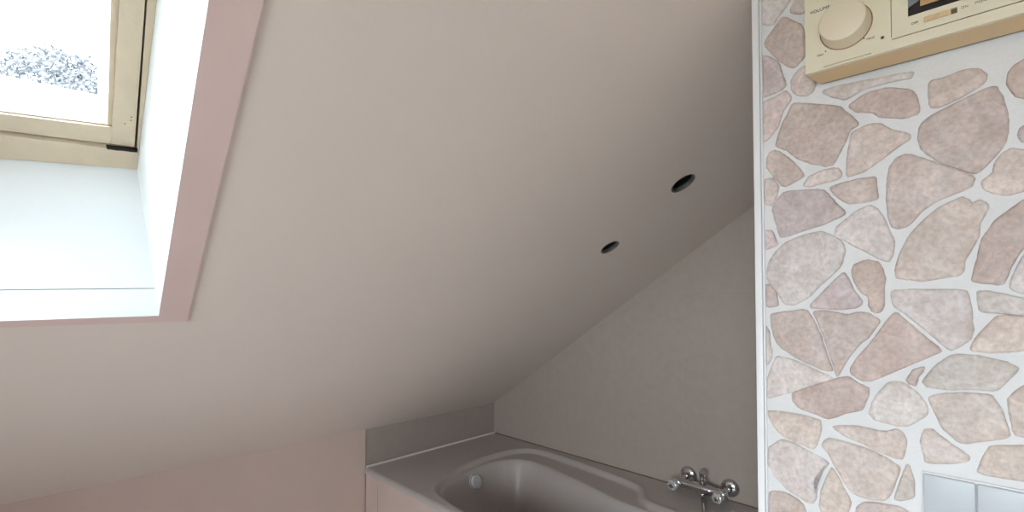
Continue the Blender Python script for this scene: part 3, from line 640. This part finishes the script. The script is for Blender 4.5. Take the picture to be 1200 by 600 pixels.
# ------------------------------------------------------------ old wall radio
XF = .88
XR = XF + .006
YL, YR_, ZB_, ZT_ = .2125, -.20, 1.6868, 1.868
rad = empty('wall_radio', (XS - .004, 0, 1.777), 'yellowed cream wall radio with a big round volume knob mounted on the stone wall', 'radio')
bm = bmesh.new(); r0 = [(YL - .010, ZB_ - .002), (YL - .010, ZT_ - .006), (YR_ + .008, ZT_ - .006), (YR_ + .008, ZB_ - .002)]
r1 = [(YL, ZB_), (YL, ZT_), (YR_, ZT_), (YR_, ZB_)]
loft(bm, [[(XS - .0085, y, z) for y, z in r0], [(XF + .012, y, z) for y, z in r1], [(XR + .001, y, z) for y, z in r1], [(XR, y * .996 + .0, z) for y, z in r1]])
bmesh.ops.recalc_face_normals(bm, faces=bm.faces[:])
link('casing', bm, M_radio, rad)
bm = bxm((XS - .009, YR_ + .012, ZB_ + .0005), (XS - .0006, YL - .0145, ZT_ - .01)); link('contact_shadow_strip', bm, M_dark, rad)  # dark backplate standing in for the contact shadow between casing and wall
def rface(a, b, d): return Vector((XF + d, a, b))
DISP = [(.0837, 1.7283), (.0837, 1.80), (-.11, 1.80), (-.11, 1.7283)]
SLOT = [(.0665, 1.7128), (.0665, 1.7208), (.0322, 1.7208), (.0322, 1.7128)]
GRO = [(.1022, 1.7018), (.1022, 1.7032), (YR_ + .003, 1.7032), (YR_ + .003, 1.7018)]
GR2 = [(.1880, 1.6908), (.1880, 1.6918), (.1268, 1.6918), (.1268, 1.6908)]
VGR = [(.1030, 1.7055), (.1030, ZT_ - .004), (.1022, ZT_ - .004), (.1022, 1.7055)]
face = plate([(YL, ZB_ + .0004), (YL, ZT_), (YR_, ZT_), (YR_, ZB_ + .0004)], [DISP, SLOT, GRO, GR2, VGR], rface, 0, .0065)
link('front_panel', face, M_radioface, rad)
bm = bxm((XR - .001, YR_ + .001, 1.7015), (XR, .1025, 1.7035)); box(bm, (XR - .001, .1265, 1.6905), (XR, .1885, 1.6921)); box(bm, (XR - .001, .1020, 1.7055), (XR, .1032, ZT_ - .004))
link('groove', bm, M_rgroove, rad)
win_r = link('dial_window', bxm((XR - .0015, -.1099, 1.7284), (XR - .0002, .0836, 1.7999)), M_black, rad)
link('dial_needle_bar', bxm((XR - .003, -.04, 1.7395), (XR - .0015, .0705, 1.7600), .0004), M_tan, win_r)
link('dial_scale', plate([(.0836, 1.7420), (.0836, 1.7995), (.0720, 1.7995), (.0720, 1.7480)], [], rface, .0032, .0045), M_grey, win_r)
sw = link('slide_switch', bxm((XF - .001, .0385, 1.7131), (XR, .0663, 1.7205), .0006), M_radio, rad)
bm = bmesh.new()
for k in range(6): box(bm, (XF - .0026, .0420 + k * .0038, 1.7138), (XF - .0009, .0436 + k * .0038, 1.7198), .0003)
link('grip_ribs', bm, M_radio, sw)
link('switch_slot', bxm((XR - .0015, .0323, 1.7129), (XR - .0005, .0384, 1.7207)), M_joint, rad)
# volume knob
YKb, ZKb, RK = .1580, 1.7436, .0320
bm = bmesh.new(); lathe(bm, (XF + .001, YKb, ZKb), (-1, 0, 0), [(0, RK + .0006), (.0016, RK + .0006), (.002, RK), (.026, RK - .0016), (.0285, RK - .0026), (.0298, RK - .0052)], 72)
kn = link('volume_knob', bm, M_knob, rad, smooth=30)
bm = bmesh.new(); lathe(bm, (XF, YKb, ZKb), (-1, 0, 0), [(0, RK + .0022), (.0005, RK + .0022)], 60); link('knob_recess', bm, M_rgroove, rad)
for (y, z, r_) in ((.1846, 1.7152, .0010), (.1352, 1.7167, .0010), (.1132, 1.7096, .0022)):
    bm = bmesh.new(); lathe(bm, (XF + .0005, y, z), (-1, 0, 0), [(0, r_), (.0009, r_)], 18)
    link('printed_dot', bm, M_ink, rad)
R_, U_ = (0, -1, 0), (0, 0, 1)
for s_, y, z, sz in (('VOLUME', .2052, 1.7815, .0070), ('MIN', .1962, 1.7098, .0046), ('MAX', .1322, 1.7124, .0046), ('OFF', .0806, 1.7148, .0046), ('ON', .0285, 1.7160, .0046), ('MONITOR', .0150, 1.7166, .0046)):
    text('lettering', s_, sz, M_ink, rad, (XF - .0002, y, z), R_, U_, .0002)

# ------------------------------------------------------------ light switches
XW = XS - .0045
pl = empty('light_switch', (XS - .001, .028, 1.03), 'white double rocker light switch set in the stone wall at its foot', 'light switch')
bm = bmesh.new(); box(bm, (XW - .0005, -.032, .991), (XS, .0850, 1.0748), .002, 3); link('frame', bm, M_edge, pl, smooth=40)
for a, b in ((.0270, .0830), (-.0300, .0262)):
    bm = bmesh.new(); box(bm, (XW - .0058, a, .993), (XW, b, 1.0728), .0022, 4); link('rocker', bm, M_switch, pl, smooth=40)

# ------------------------------------------------------------ outside, seen through the skylight
struct(link('ground', bxm((-60, -60, -5.2), (60, 60, -5.0)), M_grass))
def tree(x, y, h, rad_, label, seed, n=2600):
    rr = random.Random(seed); z0 = -5.0
    t = empty('garden_tree', (x, y, z0), label, 'tree')
    bm = bmesh.new()
    lathe(bm, (x, y, z0), (0, 0, 1), [(0, .22), (h * .4, .16), (h * .85, .05), (h * .97, .01)], 12)
    limbs = []
    for k in range(26):
        a = rr.uniform(0, 6.28); zz = z0 + h * rr.uniform(.25, .9); L = rad_ * rr.uniform(.4, .9) * (1 - ((zz - z0) / h - .5) ** 2)
        p0 = Vector((x, y, zz)); p1 = p0 + Vector((math.cos(a) * L, math.sin(a) * L, L * rr.uniform(.15, .6)))
        limbs.append((p0, p1)); tube(bm, [p0, p0.lerp(p1, .5) + Vector((0, 0, -.05)), p1], .03, 6)
    link('trunk', bm, M_bark, t)
    bm = bmesh.new()
    for k in range(n):
        u = rr.uniform(0, 1) ** .5; a = rr.uniform(0, 6.28); el = rr.uniform(-1, 1)
        zc = z0 + h * .62; hz = h * .38
        el = el if el < 0 or rr.random() < .3 else el ** .45
        fl_ = (1 - abs(el) ** 4) ** .5
        c = Vector((x + rad_ * u * math.cos(a) * fl_ * (1 + .15 * math.sin(5 * a)), y + rad_ * u * math.sin(a) * fl_, zc + hz * el * (.93 + .07 * math.sin(7 * a + 3 * u))))
        d = Vector((rr.gauss(0, 1), rr.gauss(0, 1), rr.gauss(0, 1))).normalized(); e1 = d.orthogonal().normalized() * rr.uniform(.05, .11); e2 = d.cross(e1).normalized() * rr.uniform(.04, .08)
        bm.faces.new([bm.verts.new(c + e1), bm.verts.new(c + e2), bm.verts.new(c - e1), bm.verts.new(c - e2 * .6)])
    link('crown', bm, M_leaf, t)
tree(.9, 25.0, 15.6, 3.5, 'blue-grey leafy tree top outside, behind the skylight pane', 1, 26000)
